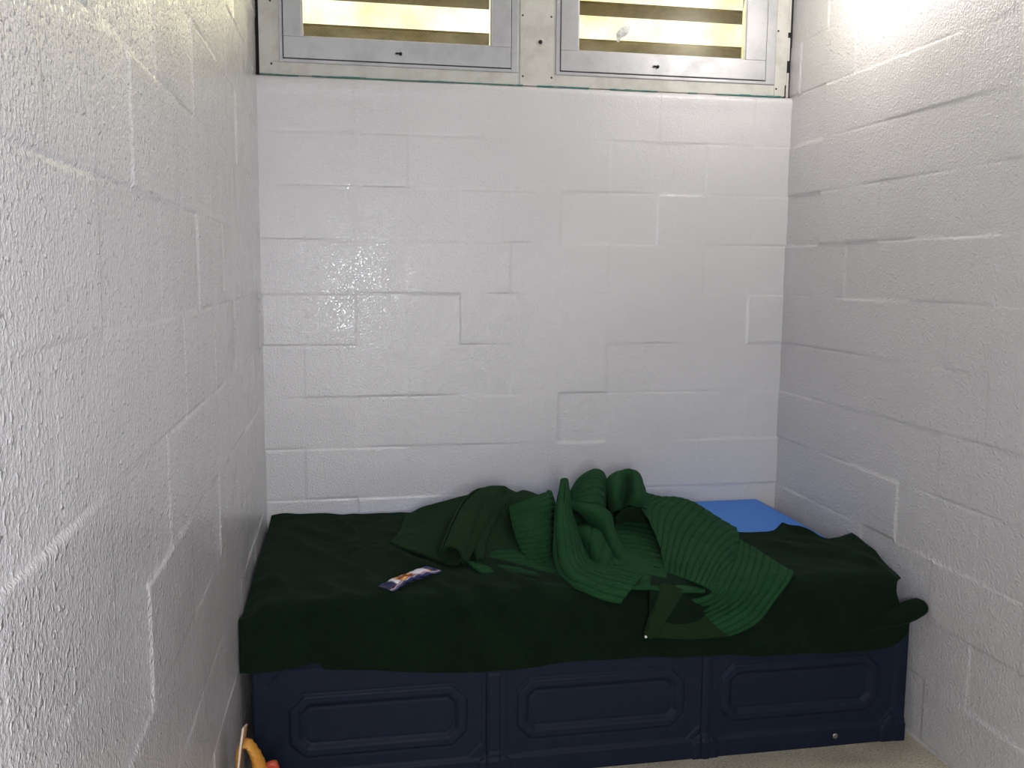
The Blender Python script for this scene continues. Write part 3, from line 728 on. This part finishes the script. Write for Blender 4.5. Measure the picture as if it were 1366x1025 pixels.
# ------------------------------------------------------------------ snack wrapper lying on the blanket
def wrapper():
    a = at(512, 790, -.90); 
    c0 = CAM + (FW * FPX + RT * (514 - 683) - UP * (789 - 512.5)) * ((.585 - CAM.z) / (FW * FPX + RT * (514 - 683) - UP * (789 - 512.5)).z)
    d1 = FW * FPX + RT * (578 - 683) - UP * (765 - 512.5); c1 = CAM + d1 * ((.588 - CAM.z) / d1.z)
    ax = (c1 - c0); L = ax.length; ax.normalize(); sd = Vector((0, 0, 1)).cross(ax).normalized()
    nu, nv = 60, 28; v = []; uv = []
    for side in (1, -1):
        for j in range(nv):
            for i in range(nu):
                s = i / (nu - 1); t = j / (nv - 1) * 2 - 1
                body = min(1, max(0, (min(s, 1 - s) - .10) / .16)); body = body ** .5
                wdt = .030 + .004 * math.sin(s * 9) - .005 * body
                hgt = .011 * body * (1 - t * t) ** .5
                cr = (1 - body) * .0022 * math.sin(t * 26) + .0018 * math.sin(s * 40 + t * 5) * body
                p = c0 + ax * (s * L) + sd * (t * wdt + .006 * math.sin(s * 4)) + Vector((0, 0, side * hgt + cr + .008 + .008 * s))
                v.append(p); uv.append((s, j / (nv - 1)))
    f = []
    for q in (0, 1):
        o = q * nu * nv
        for j in range(nv - 1):
            for i in range(nu - 1):
                g = (o + j * nu + i, o + j * nu + i + 1, o + (j + 1) * nu + i + 1, o + (j + 1) * nu + i); f.append(g if q == 0 else g[::-1])
    mt, nt, b = newmat('printed_foil', (.02, .03, .1), .28, .3)
    tc = nd(nt, 'ShaderNodeTexCoord'); uvn = tc.outputs['UV']; sp = nd(nt, 'ShaderNodeSeparateXYZ'); nt.links.new(uvn, sp.inputs[0])
    bands = ramp(nt, sp.outputs[0], [(0, (.015, .018, .07)), (.17, (.02, .025, .10)), (.19, (.8, .8, .88)), (.25, (.75, .72, .8)), (.29, (.20, .045, .03)), (.58, (.62, .60, .7)), (.80, (.75, .76, .9)), (.84, (.8, .36, .07)), (.88, (.02, .03, .12))])
    bands.color_ramp.interpolation = 'LINEAR'
    mp = nd(nt, 'ShaderNodeMapping'); mp.inputs['Scale'].default_value = (9, 3.4, 1); nt.links.new(uvn, mp.inputs[0])
    vo = nd(nt, 'ShaderNodeTexVoronoi', Scale=1.0); nt.links.new(mp.outputs[0], vo.inputs['Vector'])
    blob = ramp(nt, vo.outputs['Distance'], [(.0, (1.0, .60, .16)), (.35, (.85, .36, .05)), (.6, (.16, .03, .015))])
    msk = ramp(nt, sp.outputs[0], [(.24, (0, 0, 0)), (.30, (1, 1, 1)), (.52, (1, 1, 1)), (.58, (0, 0, 0))])
    mx = nd(nt, 'ShaderNodeMix', data_type='RGBA'); nt.links.new(msk.outputs[0], mx.inputs[0]); nt.links.new(bands.outputs[0], mx.inputs[6]); nt.links.new(blob.outputs[0], mx.inputs[7])
    # navy and red lower border
    mk2 = ramp(nt, sp.outputs[1], [(.16, (1, 1, 1)), (.26, (0, 0, 0))]); bd2 = ramp(nt, sp.outputs[1], [(.10, (.02, .025, .1)), (.13, (.55, .5, .58)), (.17, (.22, .02, .03))])
    mx2 = nd(nt, 'ShaderNodeMix', data_type='RGBA'); nt.links.new(mk2.outputs[0], mx2.inputs[0]); nt.links.new(mx.outputs[2], mx2.inputs[6]); nt.links.new(bd2.outputs[0], mx2.inputs[7])
    nt.links.new(mx2.outputs[2], b.inputs['Base Color'])
    o = mesh_obj('snack_wrapper', v, f, mt, None, True, uv)
    tag(o, 'small shiny navy snack wrapper with orange print lying on the dark green blanket', 'wrapper')
wrapper()

# ------------------------------------------------------------------ orange bag and brown card on the floor by the left wall
M['card'] = painted('tan_card', (.40, .22, .11), .75, (.25, .12, .06), .5, 20)
M['cardedge'] = newmat('card_edge', (.70, .58, .46), .7)[0]
def film():
    mt, nt, b = newmat('orange_film', (.75, .36, .04), .38); co = objco(nt); n = noise(nt, co, 14, 4)
    r = ramp(nt, n.outputs[0], [(.35, (.42, .13, .015)), (.5, (.55, .24, .03)), (.7, (.60, .32, .06))]); nt.links.new(r.outputs[0], b.inputs['Base Color'])
    bump(nt, b, n.outputs[0], .6, .01); b.inputs['Subsurface Weight'].default_value = .0
    return mt
M['film'] = film(); M['red'] = newmat('red_film', (.42, .05, .02), .45)[0]
yb0 = -1.36
def pt(px, py, y): return at(px, py, y)
cardv = [pt(324, 971, -1.24), pt(320, 985, -1.26), pt(302, 1030, -1.30), pt(312, 1030, -1.42), pt(319, 1000, -1.40), pt(327, 972, -1.36)]
# card: a bent sheet standing from the floor, leaning on the wall
cv = []
for k in range(9):
    t = k / 8
    top = pt(328, 966, -1.36).lerp(pt(323, 972, -1.46), t); top.x = max(top.x, .012)
    base = Vector((-.030, -1.36 - .10 * t, .18)).lerp(Vector((.012, -1.36 - .10 * t, .002)), 1)
    for j in range(9):
        s = j / 8; p = base.lerp(top, s); p.x -= .010 * math.sin(s * 3.1) * s; p.x = max(p.x, .009); cv.append(p)
cf = [(a * 9 + b_, a * 9 + b_ + 1, (a + 1) * 9 + b_ + 1, (a + 1) * 9 + b_) for a in range(8) for b_ in range(8)]
co_ = mesh_obj('cardboard_piece', cv, cf, [M['card'], M['cardedge']], None, True)
sl = co_.modifiers.new('t', 'SOLIDIFY'); sl.thickness = .005; sl.offset = 1; sl.material_offset_rim = 1
tag(co_, 'bent tan cardboard piece standing against the left wall beside the orange bag', 'cardboard')
bag = tag(empty('plastic_bag', (.11, -1.36, 0)), 'crumpled orange and yellow plastic bag on the floor by the left wall', 'bag')
# body: crumpled pouch from the floor up to a pulled-up folded mouth
cx, cy = .118, -1.37
v = []; f = []; nr, ns = 22, 40
for i in range(nr):
    h = i / (nr - 1); z = .003 + h * .245
    wx = .072 * (1 - .58 * h ** 1.5) ; wy = .085 * (1 - .55 * h)
    for k in range(ns):
        t = 2 * math.pi * k / ns; cr = 1 + .10 * math.sin(5 * t + 6 * h) + .06 * math.sin(11 * t - 9 * h)
        zz = z
        if h > .6: zz += (h - .6) * (.10 * math.sin(t + 2.2) )
        v.append((cx - .030 * h + wx * cr * math.cos(t), cy + .02 * h + wy * cr * math.sin(t), zz))
for i in range(nr - 1):
    for k in range(ns): f.append((i * ns + k, i * ns + (k + 1) % ns, (i + 1) * ns + (k + 1) % ns, (i + 1) * ns + k))
f.append(tuple(range(ns))[::-1])
o = mesh_obj('pouch', v, f, M['film'], None, True); keep(o, bag); s2 = o.modifiers.new('t', 'SOLIDIFY'); s2.thickness = .0015
# the handle loop standing up
path = crm([at(*p) for p in [(317, 1050, -1.40), (317, 1014, -1.40), (320, 998, -1.40), (329, 992, -1.40), (337, 1000, -1.40), (344, 1016, -1.40), (352, 1045, -1.40)]], 8)
rr = np.interp(np.linspace(0, 1, len(path)), [0, .3, .5, .7, 1], [.006, .010, .014, .019, .030])
rr = rr * .62
v = []; n = len(path)
for i, p in enumerate(path):
    dd = (path[min(n - 1, i + 1)] - path[max(0, i - 1)]).normalized(); Yv = Vector((0, 1, 0)); nrm = dd.cross(Yv).normalized()
    for k in range(14):
        t = 2 * math.pi * k / 14; q = 1 + .12 * math.sin(i * 1.3 + k * 2)
        v.append(p + Yv * (math.cos(t) * (.014 + rr[i] * .8) * q) + nrm * (math.sin(t) * rr[i] * q))
f = [(i * 14 + k, i * 14 + (k + 1) % 14, (i + 1) * 14 + (k + 1) % 14, (i + 1) * 14 + k) for i in range(n - 1) for k in range(14)]
o = mesh_obj('handle', v, f, M['film'], None, True); keep(o, bag)
v, f = tube(crm([at(350, 1034, -1.38), at(358, 1022, -1.38), at(366, 1021, -1.38), at(371, 1036, -1.38)], 6), [.009] * 19, 10, 1)
o = mesh_obj('red_corner', v, f, M['red'], None, True); keep(o, bag); o['label'] = 'red corner of the bag'
